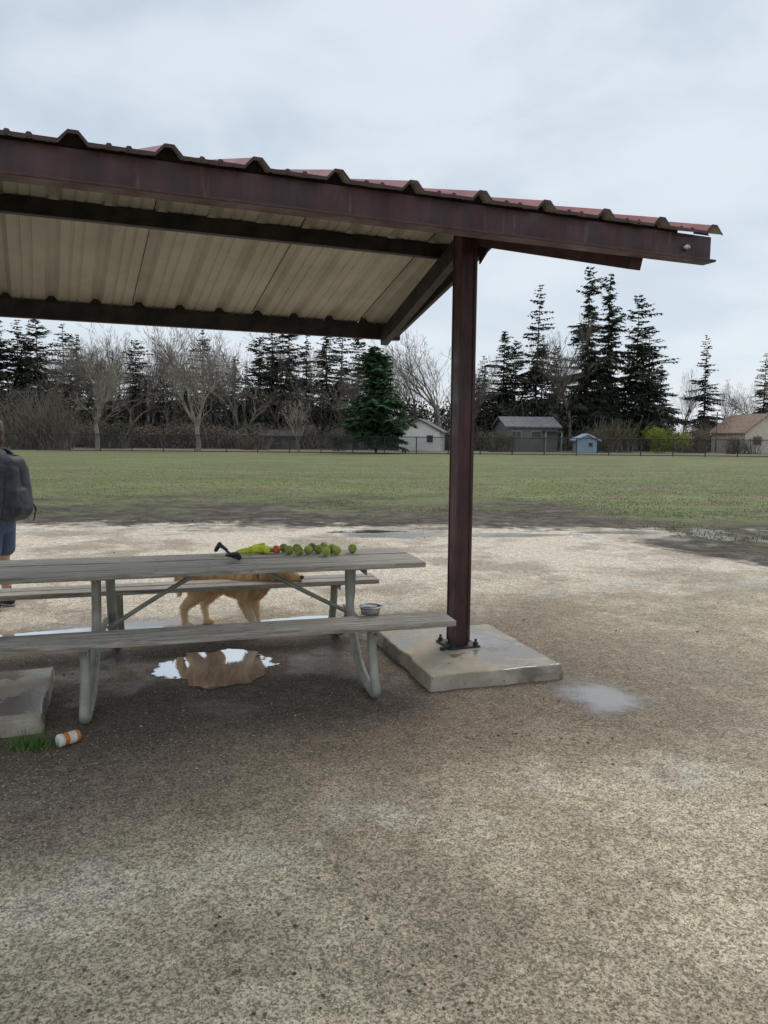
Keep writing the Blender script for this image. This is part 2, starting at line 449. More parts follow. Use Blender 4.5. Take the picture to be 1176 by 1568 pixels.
beam('end_rafter', W(A1e + sk(DR) - .07, DR, roofz(DR) - .085), W(A1e + sk(D3) - .07, D3 + .02, roofz(D3) - .075), .04, .13, mpur, shelter)
b_ = lathe('fascia_bolt', [(0, .02), (.014, .018), (.018, 0)], simple('bolt_zinc', (.5, .5, .5), (.6, .6, .6), 5, .4, 1), shelter, 12)
q = W(A1e - .2, D0 + .003, ZE - .085); b_.location = q; b_.rotation_euler = (math.radians(90), 0, math.radians(20))

# ------------------------------------------------------------------ concrete footings
mcon, nb, b, co = newmat('concrete')
f = nb.ss(nb.noise(co, 3, 5, .65), .3, .7)
c = nb.mix(f, (.33, .28, .21), (.47, .415, .325))
wetc = nb.ss(nb.noise(co, 2.2, 4, .6), .49, .57)
c = nb.mix(nb.math('MULTIPLY', wetc, .8), c, (.17, .148, .12))
c = nb.mix(nb.ss(nb.noise(co, 60, 3, .7), .60, .70), c, (.15, .125, .10))
nb.lk(c, b.inputs['Base Color']); nb.lk(nb.ss(wetc, 0, 1, .85, .18), b.inputs['Roughness'])
nb.lk(nb.bump(nb.noise(co, 35, 4), .3, .005), b.inputs['Normal'])
def slab(c, sx, sy, rz, seed, top=.10):
    nx = 16; vs = []; fs = []; out = []
    for i in range(nx): out.append((-sx / 2 + sx * i / nx, -sy / 2))
    for i in range(nx): out.append((sx / 2, -sy / 2 + sy * i / nx))
    for i in range(nx): out.append((sx / 2 - sx * i / nx, sy / 2))
    for i in range(nx): out.append((-sx / 2, sy / 2 - sy * i / nx))
    N = len(out)
    for z_, k_ in ((-.05, 1.02), (top * .5, 1.0), (top, .985)):
        for x, y in out:
            j = .035 * noise.noise(Vector((x * 4, y * 4, seed))) + .020 * noise.noise(Vector((x * 13, y * 13, seed + z_ * 12)))
            vs.append((x * (k_ + j), y * (k_ + j), z_))
    for j in range(2):
        for i in range(N): fs.append((j * N + i, j * N + (i + 1) % N, (j + 1) * N + (i + 1) % N, (j + 1) * N + i))
    fs.append(tuple(2 * N + i for i in range(N)))
    o = mesh_obj('concrete_footing', vs, fs, [mcon]); o.location = (c[0], c[1], 0); o.rotation_euler = (0, 0, rz)
    bevel(o, .012, 3)
slab((.60, 5.37), .97, 1.17, math.radians(17.5), 1.2)
slab((-2.50, 4.24), .95, .98, math.radians(20), 5.2, .085)

# ------------------------------------------------------------------ picnic table
mwood, nb, b, co = newmat('weathered_wood')
v = nb.scale(co, (1.2, 22, 22))
oi = nb.n('ShaderNodeObjectInfo').outputs['Random']
va = nb.n('ShaderNodeVectorMath', operation='ADD'); nb.lk(v, va.inputs[0])
cc = nb.n('ShaderNodeCombineXYZ'); nb.lk(nb.math('MULTIPLY', oi, 37), cc.inputs[0]); nb.lk(nb.math('MULTIPLY', oi, 91), cc.inputs[1]); nb.lk(cc.outputs[0], va.inputs[1]); v = va.outputs[0]
gr = nb.noise(v, 2.2, 5, .68, .6)
c = nb.mix(nb.ss(gr, .34, .66), (.18, .155, .125), (.52, .48, .42))
c = nb.mix(nb.math('MULTIPLY', nb.ss(nb.noise(co, 2.5, 3), .45, .65), .55), c, (.34, .295, .235))
c = nb.mix(nb.ss(nb.noise(nb.scale(co, (1, 3, 3)), 9, 4, .7), .60, .69), c, (.10, .08, .06))
nb.lk(c, b.inputs['Base Color'])
nb.lk(nb.ss(gr, .3, .7, .5, .85), b.inputs['Roughness'])
nb.lk(nb.bump(gr, .7, .004), b.inputs['Normal'])
mgal = simple('galvanised_pipe', (.24, .235, .19), (.37, .365, .305), 9, .55, .3, .12, lo=.3, hi=.7)
table = empty('picnic_table', (.21, 5.50, 0), math.radians(15.5))
TL = 3.05
r = random.Random(3)
pw = .136
for i in range(5):
    y = -.292 + i * .146
    e = r.uniform(-.012, .012)
    box(f'top_plank_{i}', (-TL / 2 + e, y, .751 + r.uniform(-.003, .003)), (TL, pw, .038), mwood, table, bv=.006)
for sgn, off in ((-1, 0.03), (1, -.09)):
    for i in range(2):
        y = sgn * (.66 + i * .14)
        box(f'seat_plank_{sgn}_{i}', (-TL / 2 + off + r.uniform(-.006, .006), y, .452 + r.uniform(-.002, .002)), (TL, .132, .038), mwood, table, bv=.006)
for k, fx in enumerate((-.47, -2.18)):
    for sgn in (-1, 1):
        xo = fx + sgn * .035
        pts = [(xo, sgn * .76, .43), (xo, sgn * .77, .32), (xo, sgn * .82, .16), (xo, sgn * .90, .045), (xo, sgn * .84, .02), (xo, sgn * .66, .035), (xo, sgn * .48, .07), (xo, sgn * .27, .22), (xo, sgn * .15, .40), (xo, sgn * .11, .55), (xo, sgn * .10, .73)]
        tube(f'leg_pipe_{k}_{sgn}', pts, .031, mgal, table, 5)
        box(f'seat_cleat_{k}_{sgn}', (fx + sgn * .035, sgn * .73, .427), (.05, .27, .010), mgal, table, bv=.002)
        box(f'seat_cleat_web_{k}_{sgn}', (fx + sgn * .035 + .02, sgn * .73, .405), (.006, .24, .035), mgal, table, bv=.001)
    box(f'top_cleat_{k}', (fx, 0, .727), (.09, .64, .008), mgal, table, bv=.002)
    box(f'top_cleat_web_{k}', (fx + .045, 0, .705), (.006, .62, .045), mgal, table, bv=.001)
    beam(f'spreader_{k}', (fx, -.2, .36), (fx, .2, .36), .035, .02, mgal, table)
tube('brace_1', [(-1.18, 0, .73), (-.86, 0, .55), (-.50, 0, .36)], .016, mgal, table)
tube('brace_2', [(-1.48, 0, .73), (-1.83, 0, .55), (-2.16, 0, .33)], .016, mgal, table)

# ------------------------------------------------------------------ things on the table
mten, nb, b, co = newmat('tennis_felt')
f = nb.noise(co, 25, 3, .7)
oi = nb.n('ShaderNodeObjectInfo').outputs['Random']
c = nb.mix(nb.ss(f, .35, .65), (.24, .34, .04), (.44, .54, .08))
c = nb.mix(nb.math('MULTIPLY', oi, .8), c, (.10, .125, .04))
nb.lk(c, b.inputs['Base Color']); b.inputs['Roughness'].default_value = .95
nb.lk(nb.bump(nb.noise(co, 260, 2), .5, .002), b.inputs['Normal'])
mseam = simple('ball_seam', (.45, .47, .38), (.6, .6, .5), 5, .8)
mred = simple('red_rubber', (.50, .06, .02), (.62, .12, .03), 20, .5)
TZ = .772
def tennis(x, y, z=TZ, name='tennis_ball', mt=None, rr=.033):
    e = empty(name, (x, y, z + rr)); e.rotation_euler = (r.random() * 6, r.random() * 6, r.random() * 6)
    ball('felt', (0, 0, 0), rr, mt or mten, e)
    pts = []
    for i in range(40):
        t = 2 * math.pi * i / 40
        x_ = math.cos(t) * .75 + math.cos(3 * t) * .25; y_ = math.sin(t) * .75 - math.sin(3 * t) * .25; z_ = .87 * math.sin(2 * t)
        pts.append(Vector((x_, y_, z_)).normalized() * rr)
    tube('seam', pts, .0014, mseam, e, 2, True)
for x, y in ((-.70, 5.42), (-.62, 5.38), (-.545, 5.57), (-.49, 5.48), (-.425, 5.38), (-.35, 5.44), (-.235, 5.53), (-.655, 5.53), (-.46, 5.62), (-.39, 5.52), (-.56, 5.44), (-.755, 5.53)):
    tennis(x, y)
tennis(-.80, 5.46, name='red_ball', mt=mred, rr=.031)
myel = simple('neon_yellow_fabric', (.50, .60, .02), (.70, .78, .05), 20, .6, bump=.5, bd=.01)
blob('yellow_dog_toy', [((-1.08, 5.40, TZ + .018), .016, (-.98, 5.44, TZ + .028), .026), ((-.98, 5.44, TZ + .03), .028, (-.88, 5.48, TZ + .030), .028),
     ((-.92, 5.52, TZ + .03), .03, (-.86, 5.42, TZ + .024), .020), ((-.88, 5.48, TZ + .03), .026, (-.83, 5.50, TZ + .02), .018), ((-.97, 5.47, TZ + .05), .014, (-.90, 5.50, TZ + .065), .012)], .006, myel, sm=3)
mblk = simple('black_nylon', (.012, .013, .016), (.035, .038, .045), 30, .55)
leash = empty('dog_leash')
pts = [(-1.22, 5.40, TZ + .055), (-1.20, 5.39, TZ + .075), (-1.17, 5.37, TZ + .055), (-1.13, 5.34, TZ + .015), (-1.08, 5.28, TZ + .02), (-1.03, 5.25, TZ + .012), (-1.02, 5.20, TZ + .01)]
tube('strap', pts, .011, mblk, leash)
rr2 = random.Random(4)
pts = [(-1.05 + .055 * math.cos(t * .9) * rr2.uniform(.5, 1.1), 5.12 + .05 * math.sin(t * .9) * rr2.uniform(.5, 1.1), TZ + .012 + .008 * (t % 7)) for t in range(34)]
tube('coil', pts, .011, mblk, leash)
blob('handle', [((-1.24, 5.41, TZ + .03), .016, (-1.21, 5.40, TZ + .075), .018), ((-1.21, 5.40, TZ + .07), .016, (-1.15, 5.36, TZ + .04), .012)], .005, mblk, leash, 2)
msteel = simple('steel', (.45, .45, .44), (.62, .62, .60), 8, .3, .85)
bowl = lathe('dog_bowl', [(0, .004), (.050, .004), (.062, .003), (.058, .006), (.064, .035), (.068, .052), (.074, .054), (.076, .051), (.070, .047), (.066, .030), (.060, .0), (.0, .0)], msteel)
bowl.location = (-.085, 4.83, .4735)
bot = empty('orange_bottle', (-1.67, 3.80, .034)); bot.rotation_euler = (math.radians(88), 0, math.radians(-38))
mor = simple('orange_plastic', (.55, .14, .015), (.72, .22, .025), 14, .3)
mwh = simple('white_plastic', (.62, .60, .54), (.75, .73, .68), 14, .5)
lathe('body', [(0, -.055), (.028, -.055), (.032, -.05), (.032, .028), (.029, .032), (.029, .036)], mor, bot)
lathe('label', [(.0325, -.032), (.0327, -.03), (.0327, .006), (.0325, .008)], mwh, bot)
lathe('lid', [(.030, .034), (.034, .035), (.034, .056), (.031, .060), (0, .060)], mwh, bot)

# ------------------------------------------------------------------ dog (golden retriever)
mfur, nb, b, co = newmat('golden_fur')
sp = nb.n('ShaderNodeSeparateXYZ'); nb.lk(co, sp.inputs[0])
f = nb.ss(nb.noise(nb.scale(co, (9, 9, 3)), 2.2, 4, .7), .35, .65)
c = nb.mix(f, (.52, .28, .105), (.76, .50, .25))
low = nb.ss(nb.math('ADD', sp.outputs[2], nb.math('MULTIPLY', nb.noise(co, 14, 3), .12)), .20, .42, 1, 0)
c = nb.mix(nb.math('MULTIPLY', low, .75), c, (.82, .66, .45))
nb.lk(c, b.inputs['Base Color']); b.inputs['Roughness'].default_value = .85
nb.lk(nb.bump(nb.noise(nb.scale(co, (60, 60, 22)), 1.6, 3, .7), .6, .01), b.inputs['Normal'])
dog = empty('golden_retriever_dog', (-1.31, 6.16, 0), math.atan2(-.34, .94))
DS = 1.08
dog.scale = (DS, DS, DS)
HZ = -.065; HX = .005
parts = [((-.25, 0, .455), .125, (0, 0, .43), .135, (1, .92, 1)), ((0, 0, .43), .135, (.2, 0, .41), .158, (1, .9, 1.02)), ((.2, 0, .41), .155, (.27, 0, .43), .12),
         ((.24, 0, .455), .112, (.39, 0, .48), .078), ((.39, 0, .48), .078, (.47, 0, .502), .073, (1, .95, 1)),
         ((.495, 0, .483), .052, (.605, 0, .457), .034, (1, .9, .95)), ((.445, 0, .515), .06, (.485, 0, .52), .05),
         ((.21, .085, .38), .075, (.17, .095, .27), .047), ((.17, .095, .27), .046, (.20, .09, .12), .029), ((.20, .09, .12), .028, (.205, .09, .04), .028), ((.205, .09, .03), .032, (.25, .09, .024), .026, (1, 1.1, .9)),
         ((.21, -.085, .38), .075, (.20, -.10, .27), .047), ((.20, -.10, .27), .046, (.27, -.10, .13), .029), ((.27, -.10, .13), .028, (.30, -.10, .04), .028), ((.30, -.10, .03), .032, (.345, -.10, .024), .026, (1, 1.1, .9)),
         ((-.27, .075, .43), .10, (-.17, .10, .30), .065), ((-.17, .10, .30), .062, (-.29, .10, .17), .033), ((-.29, .10, .17), .03, (-.27, .10, .04), .026), ((-.27, .10, .03), .03, (-.22, .10, .024), .026, (1, 1.1, .9)),
         ((-.27, -.075, .43), .10, (-.20, -.10, .30), .065), ((-.20, -.10, .30), .062, (-.345, -.10, .17), .033), ((-.345, -.10, .17), .03, (-.335, -.10, .04), .026), ((-.335, -.10, .03), .03, (-.285, -.10, .024), .026, (1, 1.1, .9)),
         ((-.34, 0, .50), .04, (-.41, 0, .45), .035), ((-.41, 0, .45), .036, (-.45, 0, .36), .045, (1, .6, 1)), ((-.45, 0, .36), .043, (-.45, 0, .25), .018, (1, .6, 1))]
body = blob('body', parts, .009, mfur, dog, 5)
me = body.data; r = random.Random(21); vs = []; fs = []
polys = me.polygons
for _ in range(15000):
    p = polys[r.randrange(len(polys))]; c0 = p.center; nn = p.normal
    if c0.x > .42: L = .007
    elif c0.z < .12: L = .010
    else: L = r.uniform(.012, .030) * (1.5 if (c0.x < -.40) else 1)
    d = (Vector((-.55, 0, -.85)) + nn * .18 + Vector((r.gauss(0, .12), r.gauss(0, .12), r.gauss(0, .12))))
    d.normalize(); s_ = nn.cross(d)
    if s_.length < .01: continue
    s_.normalize(); s_ *= .0028; b0 = len(vs); o_ = c0 + nn * .001
    vs += [o_ - s_, o_ + s_, o_ + d * L + nn * .003]; fs.append((b0, b0 + 1, b0 + 2))
mesh_obj('fur', vs, fs, [mfur], dog)
mear = simple('ear_fur', (.36, .18, .06), (.48, .27, .11), 30, .85, bump=.4)
for sg in (1, -1):
    blob('ear_l' if sg > 0 else 'ear_r', [((.425 + HX, sg * .066, .60 + HZ), .022, (.42 + HX, sg * .086, .545 + HZ), .028, (1, .45, 1)), ((.42 + HX, sg * .086, .545 + HZ), .028, (.435 + HX, sg * .084, .50 + HZ), .018, (1, .45, 1))], .005, mear, dog, 3)
    ball('eye', (.523 + HX, sg * .030, .578 + HZ), .0095, mblk, dog)
ball('nose', (.632 + HX, 0, .532 + HZ), .017, mblk, dog, (1, 1.15, .9))
tube('mouth', [(.62 + HX, -.022, .503 + HZ), (.632 + HX, 0, .506 + HZ), (.62 + HX, .022, .503 + HZ)], .003, mblk, dog)
mcol = simple('collar_webbing', (.10, .11, .12), (.2, .2, .21), 30, .6)
ax = Vector((.16, 0, .03)).normalized(); u_ = Vector((0, 1, 0)); v_ = ax.cross(u_)
cpt = Vector((.315, 0, .466))
pts = [cpt + (u_ * math.cos(t) + v_ * math.sin(t)) * .102 for t in [i * math.pi / 10 for i in range(20)]]
tube('collar', pts, .011, mcol, dog, 2, True)

# ------------------------------------------------------------------ person (turned away, wearing a backpack)
mskin = simple('skin', (.52, .30, .21), (.60, .36, .26), 9, .55)
mjac = simple('charcoal_jacket', (.018, .021, .030), (.04, .045, .06), 14, .75, bump=.5, bd=.02, bsc=7)
mbag = simple('backpack_nylon', (.022, .026, .036), (.05, .056, .072), 10, .65, bump=.6, bd=.03, bsc=6)
mjean = simple('denim', (.055, .085, .145), (.075, .11, .18), 60, .85, bump=.4)
mshoe = simple('black_shoe', (.014, .014, .016), (.04, .04, .045), 12, .5)
msole = simple('shoe_sole', (.25, .25, .24), (.33, .33, .32), 12, .7)
msock = simple('black_sock', (.02, .02, .022), (.04, .04, .044), 30, .9)
mhair = simple('brown_hair', (.05, .03, .02), (.12, .075, .045), 60, .7, stretch=(1, 1, .2), bump=.5)
mcap = simple('gray_cap', (.10, .115, .11), (.17, .19, .18), 20, .85)
per = empty('person', (-3.62, 6.86, 0), math.radians(168))
blob('legs', [((0, .10, .55), .075, (.01, .11, .47), .060), ((.01, .11, .47), .060, (-.005, .115, .33), .060), ((-.005, .115, .33), .058, (0, .12, .10), .036),
              ((.03, -.10, .55), .075, (.035, -.11, .47), .060), ((.035, -.11, .47), .060, (.02, -.115, .33), .060), ((.02, -.115, .33), .058, (.02, -.12, .10), .036)], .010, mskin, per, 4)
for nm, sx, sy, rot in (('l', .0, .12, 150), ('r', .02, -.12, -12)):
    fo = empty('shoe_' + nm); fo.parent = per; fo.location = (sx, sy, 0); fo.rotation_euler = (0, 0, math.radians(rot if nm == 'r' else 20))
    blob('upper', [((-.05, 0, .055), .042, (.05, 0, .052), .044, (1, 1, 1)), ((.05, 0, .048), .044, (.17, 0, .038), .036, (1, 1.15, .8)), ((-.02, 0, .07), .046, (0, 0, .105), .044)], .007, mshoe, fo, 3)
    blob('sole', [((-.055, 0, .014), .044, (.175, 0, .014), .046, (1, 1, .3))], .007, msole, fo, 2)
    blob('sock', [((0, 0, .10), .042, (0, 0, .20), .044)], .008, msock, fo, 2)
blob('shorts', [((0, 0, .93), .145, (0, 0, .86), .155, (.95, 1.15, 1)), ((0, .085, .84), .115, (.005, .108, .56), .108, (1.05, .95, .8)), ((0, -.085, .84), .115, (.03, -.108, .56), .108, (1.05, .95, .8)), ((-.05, 0, .87), .12, (-.05, 0, .82), .11, (1, 1.2, 1))], .013, mjean, per, 4)
blob('jacket', [((0, 0, .90), .155, (.01, 0, 1.12), .15, (.98, 1.18, 1)), ((.01, 0, 1.12), .15, (0, 0, 1.36), .15, (.85, 1.25, 1)), ((0, -.17, 1.42), .078, (0, .17, 1.42), .078), ((0, 0, 1.42), .09, (.015, 0, 1.52), .062),
                ((0, .20, 1.41), .072, (-.03, .27, 1.13), .055), ((-.03, .27, 1.13), .054, (.20, .21, 1.03), .041),
                ((0, -.20, 1.41), .072, (-.03, -.27, 1.13), .055), ((-.03, -.27, 1.13), .054, (.20, -.21, 1.03), .041)], .013, mjac, per, 5)
def hand(sg):
    P0 = Vector((.22, sg * .205, 1.025)); pr = [(P0, .027, P0 + Vector((.075, -sg * .02, .0)), .030, (1, .5, 1.1))]
    kx = P0 + Vector((.08, -sg * .022, 0))
    for i, (dz, L) in enumerate(((.030, .030), (.010, .035), (-.010, .032), (-.029, .025))):
        a_ = kx + Vector((0, 0, dz)); b1 = a_ + Vector((L, -sg * .008, -.004)); c1 = b1 + Vector((L * .5, -sg * .022, -.006)); d1 = c1 + Vector((-.003, -sg * .02, -.003))
        pr += [(a_, .0095, b1, .0088), (b1, .0088, c1, .0082), (c1, .008, d1, .0072)]
    t0 = P0 + Vector((.025, -sg * .01, .022)); t1 = t0 + Vector((.03, -sg * .025, .022)); t2 = t1 + Vector((.028, -sg * .018, .002))
    pr += [(t0, .013, t1, .0105), (t1, .0105, t2, .0085)]
    blob('hand_l' if sg > 0 else 'hand_r', pr, .0035, mskin, per, 2)
hand(1); hand(-1)
blob('head', [((.03, 0, 1.48), .055, (.035, 0, 1.56), .055), ((.02, 0, 1.66), .088, (.03, 0, 1.68), .088, (1.08, .86, 1.12)), ((.07, 0, 1.60), .052, (.075, 0, 1.615), .056, (1, .9, 1)),
              ((.118, 0, 1.655), .012, (.137, 0, 1.632), .014), ((.112, 0, 1.60), .013, (.112, 0, 1.594), .013, (1, 1.7, .7)),
              ((.02, .083, 1.665), .020, (.015, .086, 1.645), .014, (.8, .4, 1.2)), ((.02, -.083, 1.665), .020, (.015, -.086, 1.645), .014, (.8, .4, 1.2))], .006, mskin, per, 3)
for sg in (1, -1):
    ball('eye', (.106, sg * .032, 1.664), .011, simple('eye_white', (.6, .6, .6), (.7, .7, .7)), per)
    ball('iris', (.1145, sg * .032, 1.664), .0055, mblk, per)
    tube('brow', [(.112, sg * .016, 1.686), (.112, sg * .035, 1.690), (.100, sg * .053, 1.683)], .004, mhair, per)
tube('lips', [(.122, -.024, 1.597), (.128, 0, 1.600), (.122, .024, 1.597)], .004, simple('lips', (.45, .18, .15), (.5, .2, .17)), per)
blob('hair', [((-.015, 0, 1.66), .088, (-.005, 0, 1.69), .090, (1.04, .95, 1.05)), ((-.04, 0, 1.60), .06, (-.03, 0, 1.64), .07, (1, 1.1, 1))], .008, mhair, per, 3)
blob('cap_crown', [((.008, 0, 1.715), .098, (.005, 0, 1.725), .094, (1.08, .92, .75))], .008, mcap, per, 2)
blob('cap_brim', [((.10, 0, 1.70), .062, (.15, 0, 1.692), .055, (1, 1.2, .12))], .006, mcap, per, 2)
blob('backpack', [((-.20, -.07, .95), .115, (-.20, .07, .95), .115), ((-.20, -.07, 1.0), .12, (-.19, -.07, 1.30), .10), ((-.20, .07, 1.0), .12, (-.19, .07, 1.30), .10), ((-.19, -.05, 1.36), .09, (-.19, .05, 1.36), .09),
                  ((-.27, -.05, .96), .07, (-.27, .05, .96), .07, (1, 1.2, 1.2)), ((-.27, 0, .96), .07, (-.26, 0, 1.10), .06, (1, 1.8, 1))], .011, mbag, per, 4)
for sg in (1, -1):
    tube('shoulder_strap', [(-.13, sg * .11, 1.44), (-.03, sg * .13, 1.515), (.08, sg * .14, 1.47), (.15, sg * .15, 1.30), (.11, sg * .19, 1.12), (-.10, sg * .19, .98)], .016, mblk, per)
    tube('loose_strap', [(-.26, sg * .14, 1.02), (-.31, sg * .15, .97), (-.30, sg * .15, .88), (-.29, sg * .14, .83)], .006, mblk, per)
tube('bag_piping', [(-.20, -.185, .88), (-.245, -.18, 1.05), (-.24, -.165, 1.25), (-.22, -.12, 1.42), (-.22, .0, 1.46), (-.22, .12, 1.42), (-.24, .165, 1.25), (-.245, .18, 1.05), (-.20, .185, .88)], .006, mblk, per)
tube('zip_pull', [(-.30, -.12, 1.0), (-.335, -.125, .96), (-.335, -.13, .92)], .005, mblk, per)

# ------------------------------------------------------------------ vegetation
mbark = flatmat('conifer_bark', (.055, .045, .038), (.12, .098, .08), 3)
mnee = flatmat('conifer_needles', (.030, .044, .028), (.088, .102, .064), .9)
mnee2 = flatmat('spruce_needles', (.022, .058, .028), (.085, .145, .065), 1.2)
mtwig = flatmat('bare_twigs', (.13, .108, .088), (.25, .215, .18), 1.0)
mtwigr = flatmat('brown_twigs', (.125, .095, .075), (.22, .17, .135), 1.0)
mtwigl = flatmat('pale_twigs', (.23, .205, .17), (.36, .325, .275), 1.0)

def seg(vs, fs, mi, p0, p1, r0, r1, n, m):
    d = (p1 - p0)
    if d.length < 1e-5: return
    d.normalize(); u = d.orthogonal().normalized(); v = d.cross(u); b0 = len(vs)
    for p, rr in ((p0, r0), (p1, r1)):
        for i in range(n):
            a = 2 * math.pi * i / n; vs.append(p + (u * math.cos(a) + v * math.sin(a)) * rr)
    for i in range(n):
        k = (i + 1) % n; fs.append((b0 + i, b0 + k, b0 + n + k, b0 + n + i)); mi.append(m)
def ribbon(vs, fs, mi, p0, p1, r0, r1, rr_, m):
    d = (p1 - p0)
    if d.length < 1e-5: return
    d.normalize(); u = d.orthogonal().normalized(); u.rotate(Matrix.Rotation(rr_.random() * 3.14, 3, d)); b0 = len(vs)
    vs.extend((p0 - u * r0, p0 + u * r0, p1 + u * r1, p1 - u * r1)); fs.append((b0, b0 + 1, b0 + 2, b0 + 3)); mi.append(m)
def conifer(seed, h, rad, start=.12, dens=1., ragged=.5, lop=1.0, step=.0165, sp_=.34):
    r = random.Random(seed); vs = []; fs = []; mi = []
    pp = Vector((0, 0, -.1)); N = 8
    lx, ly = r.uniform(-.02, .02), r.uniform(-.02, .02)
    for i in range(1, N + 1):
        q = Vector((lx * h * i / N, ly * h * i / N, h * i / N)); r0 = h * .012 * (1 - (i - 1) / N) + .01; r1 = h * .012 * (1 - i / N) + .01
        seg(vs, fs, mi, pp, q, r0, r1, 6, 0); pp = q
    z = h * start
    while z < h * .99:
        t = (z / h - start) / (1 - start)
        Rm = rad * ((1 - t) ** .60) * (.6 + .4 * min(1, t * 5 + .35)) * (1 + .25 * math.sin(z * 1.3 + seed)) + .15
        nbr = r.choice((3, 4, 5, 6))
        for _ in range(nbr):
            if r.random() > dens: continue
            a = r.random() * 6.283
            L = Rm * (1 - ragged + ragged * r.random() * 1.5) * (1 + .32 * math.sin(a * 2 + seed + z * .4) * lop)
            L = max(L, .15)
            up = .4 * t - .10 + r.uniform(-.15, .15)
            d = Vector((math.cos(a), math.sin(a), up)); p0 = Vector((lx * z, ly * z, z)); p1 = p0 + d * L + Vector((0, 0, -.12 * L))
            ribbon(vs, fs, mi, p0, p1, .04 * (1 - t) + .015, .01, r, 0)
            side = Vector((-math.sin(a), math.cos(a), 0))
            ns = max(2, int(L / sp_))
            for k in range(ns):
                u = (k + .5 + r.random() * .6) / (ns + .1); c = p0.lerp(p1, min(u, 1.03)); wdt = L * .36 * (1.1 - u * .7) + .18
                for sgn in (-1, 1):
                    for _q in range(2):
                        e = c + side * sgn * wdt * r.uniform(.4, 1.1) + d * wdt * r.uniform(.1, .7) + Vector((0, 0, -wdt * r.uniform(.0, .6)))
                        w_ = (e - c).cross(Vector((r.gauss(0, .6), r.gauss(0, .6), 1))).normalized() * r.uniform(.09, .20)
                        b0 = len(vs); vs.extend((c - w_ + Vector((0, 0, .04)), c + w_, e)); fs.append((b0, b0 + 1, b0 + 2)); mi.append(1)
        z += h * step * r.uniform(.6, 1.4)
    return vs, fs, mi
def bare(seed, h, depth=7, spread=.5, tf=.22, r0=None, up=.25):
    r = random.Random(seed); vs = []; fs = []; mi = []
    def grow(p, d, l, rad, dep):
        k = 3 if dep > 3 else 2
        for i in range(k):
            nd = (d + Vector((r.gauss(0, .10), r.gauss(0, .10), r.gauss(0, .06) + .04))).normalized()
            q = p + nd * l / k; ra = rad * (1 - .35 * i / k); rb = rad * (1 - .35 * (i + 1) / k)
            if dep > 2: seg(vs, fs, mi, p, q, ra, rb, 5 if dep > 4 else 3, 0)
            else: ribbon(vs, fs, mi, p, q, ra * 1.1, rb * 1.1, r, 0)
            if dep > 1 and i < k - 1 and r.random() < .75:
                branch(q, nd, l * .66, rb * .5, dep - 2 if dep > 2 else 1)
            p = q; d = nd
        if dep <= 0: return
        for _ in range(r.choice((2, 2, 3))): branch(p, d, l * r.uniform(.62, .84), rad * .58, dep - 1)
    def branch(p, d, l, rad, dep):
        if dep < 0: return
        a = r.random() * 6.283; o = d.orthogonal().normalized(); o.rotate(Matrix.Rotation(a, 3, d))
        nd = (d + o * r.uniform(.5, 1.15) * spread * 1.25 + Vector((0, 0, up * r.random()))).normalized()
        grow(p, nd, l, max(rad, .011), dep)
    grow(Vector((0, 0, -.1)), Vector((0, 0, 1)), h * tf, r0 or h * .016, depth)
    zm = max(v.z for v in vs); s_ = h / zm
    return [v * s_ for v in vs], fs, mi
def mk(data, mats):
    me = bpy.data.meshes.new('tree_mesh'); me.from_pydata([tuple(v) for v in data[0]], [], data[1])
    for m_ in mats: me.materials.append(m_)
    me.polygons.foreach_set('material_index', data[2]); me.update(); return me
def place(name, me, x, y, s=1, rz=0, sx=1):
    o = bpy.data.objects.new(name, me); COL.objects.link(o); o.location = (x, y, 0); o.rotation_euler = (0, 0, rz); o.scale = (s * sx, s * sx, s)
    return o

F = [conifer(31, 22, 4.1, .06, .95, .7), conifer(32, 22, 3.5, .10, .85, .85), conifer(33, 22, 4.4, .05, .95, .6), conifer(34, 22, 3.4, .16, .8, .9)]
FM = [mk(d_, [mbark, mnee]) for d_ in F]
right = [(15.6, 100, 15.8, 0, 1.25), (13.8, 103, 12.8, 1, 1.25), (18.0, 104, 15.2, 2, 1.1), (20.0, 100, 21.8, 1, .9), (22.2, 106, 16.0, 3, 1), (26.7, 99, 24.2, 2, .82), (29.9, 101, 23.6, 0, .9), (28.2, 106, 18, 3, 1.2), (33.5, 100, 20.8, 2, .98),
         (36.2, 102, 17.0, 0, 1.25), (31.6, 106, 17.5, 1, 1.2), (24.6, 108, 15, 2, 1.0), (43.3, 101, 15.6, 1, .85), (38.3, 104, 12.0, 2, 1.1), (12.6, 101, 9.5, 2, 1.2)]
for x, y, h, k, sx in right: place('fir_tree', FM[k], x, y, h / 22, x * 1.7, sx)
place('spruce_tree', mk(conifer(40, 10.4, 3.3, .10, .9, .55, .6, .013, .22), [mbark, mnee2]), -.85, 73)
place('bare_tree', mk(bare(51, 9.8, 7, .55, .17), [mtwigl]), -29.0, 75)
place('bare_tree', mk(bare(52, 10.2, 7, .55, .17), [mtwigl]), -18.8, 75)
place('bare_tree', mk(bare(53, 5.2, 6, .5, .2), [mtwigl]), -8.5, 74)
B = [bare(60 + i, 16, 7, .42 + .05 * (i % 3), .26) for i in range(4)]
BM = [mk(d_, [(mtwig, mtwigl, mtwigr, mtwig)[i]]) for i, d_ in enumerate(B)]
bl = [(22.7, 98, 17.5, 0), (24.3, 97, 15, 3), (7.0, 96, 15.8, 1), (4.6, 98, 13.4, 1), (2.8, 97, 12.5, 0), (9.2, 99, 13.6, 3), (11.8, 97, 12.2, 0), (47.6, 96, 9.6, 1), (51, 97, 10.2, 0), (44.5, 99, 9, 3)]
for x, y, h, k in bl: place('bare_tree', BM[k], x, y, h / 16, x * 2.3, 1.05)

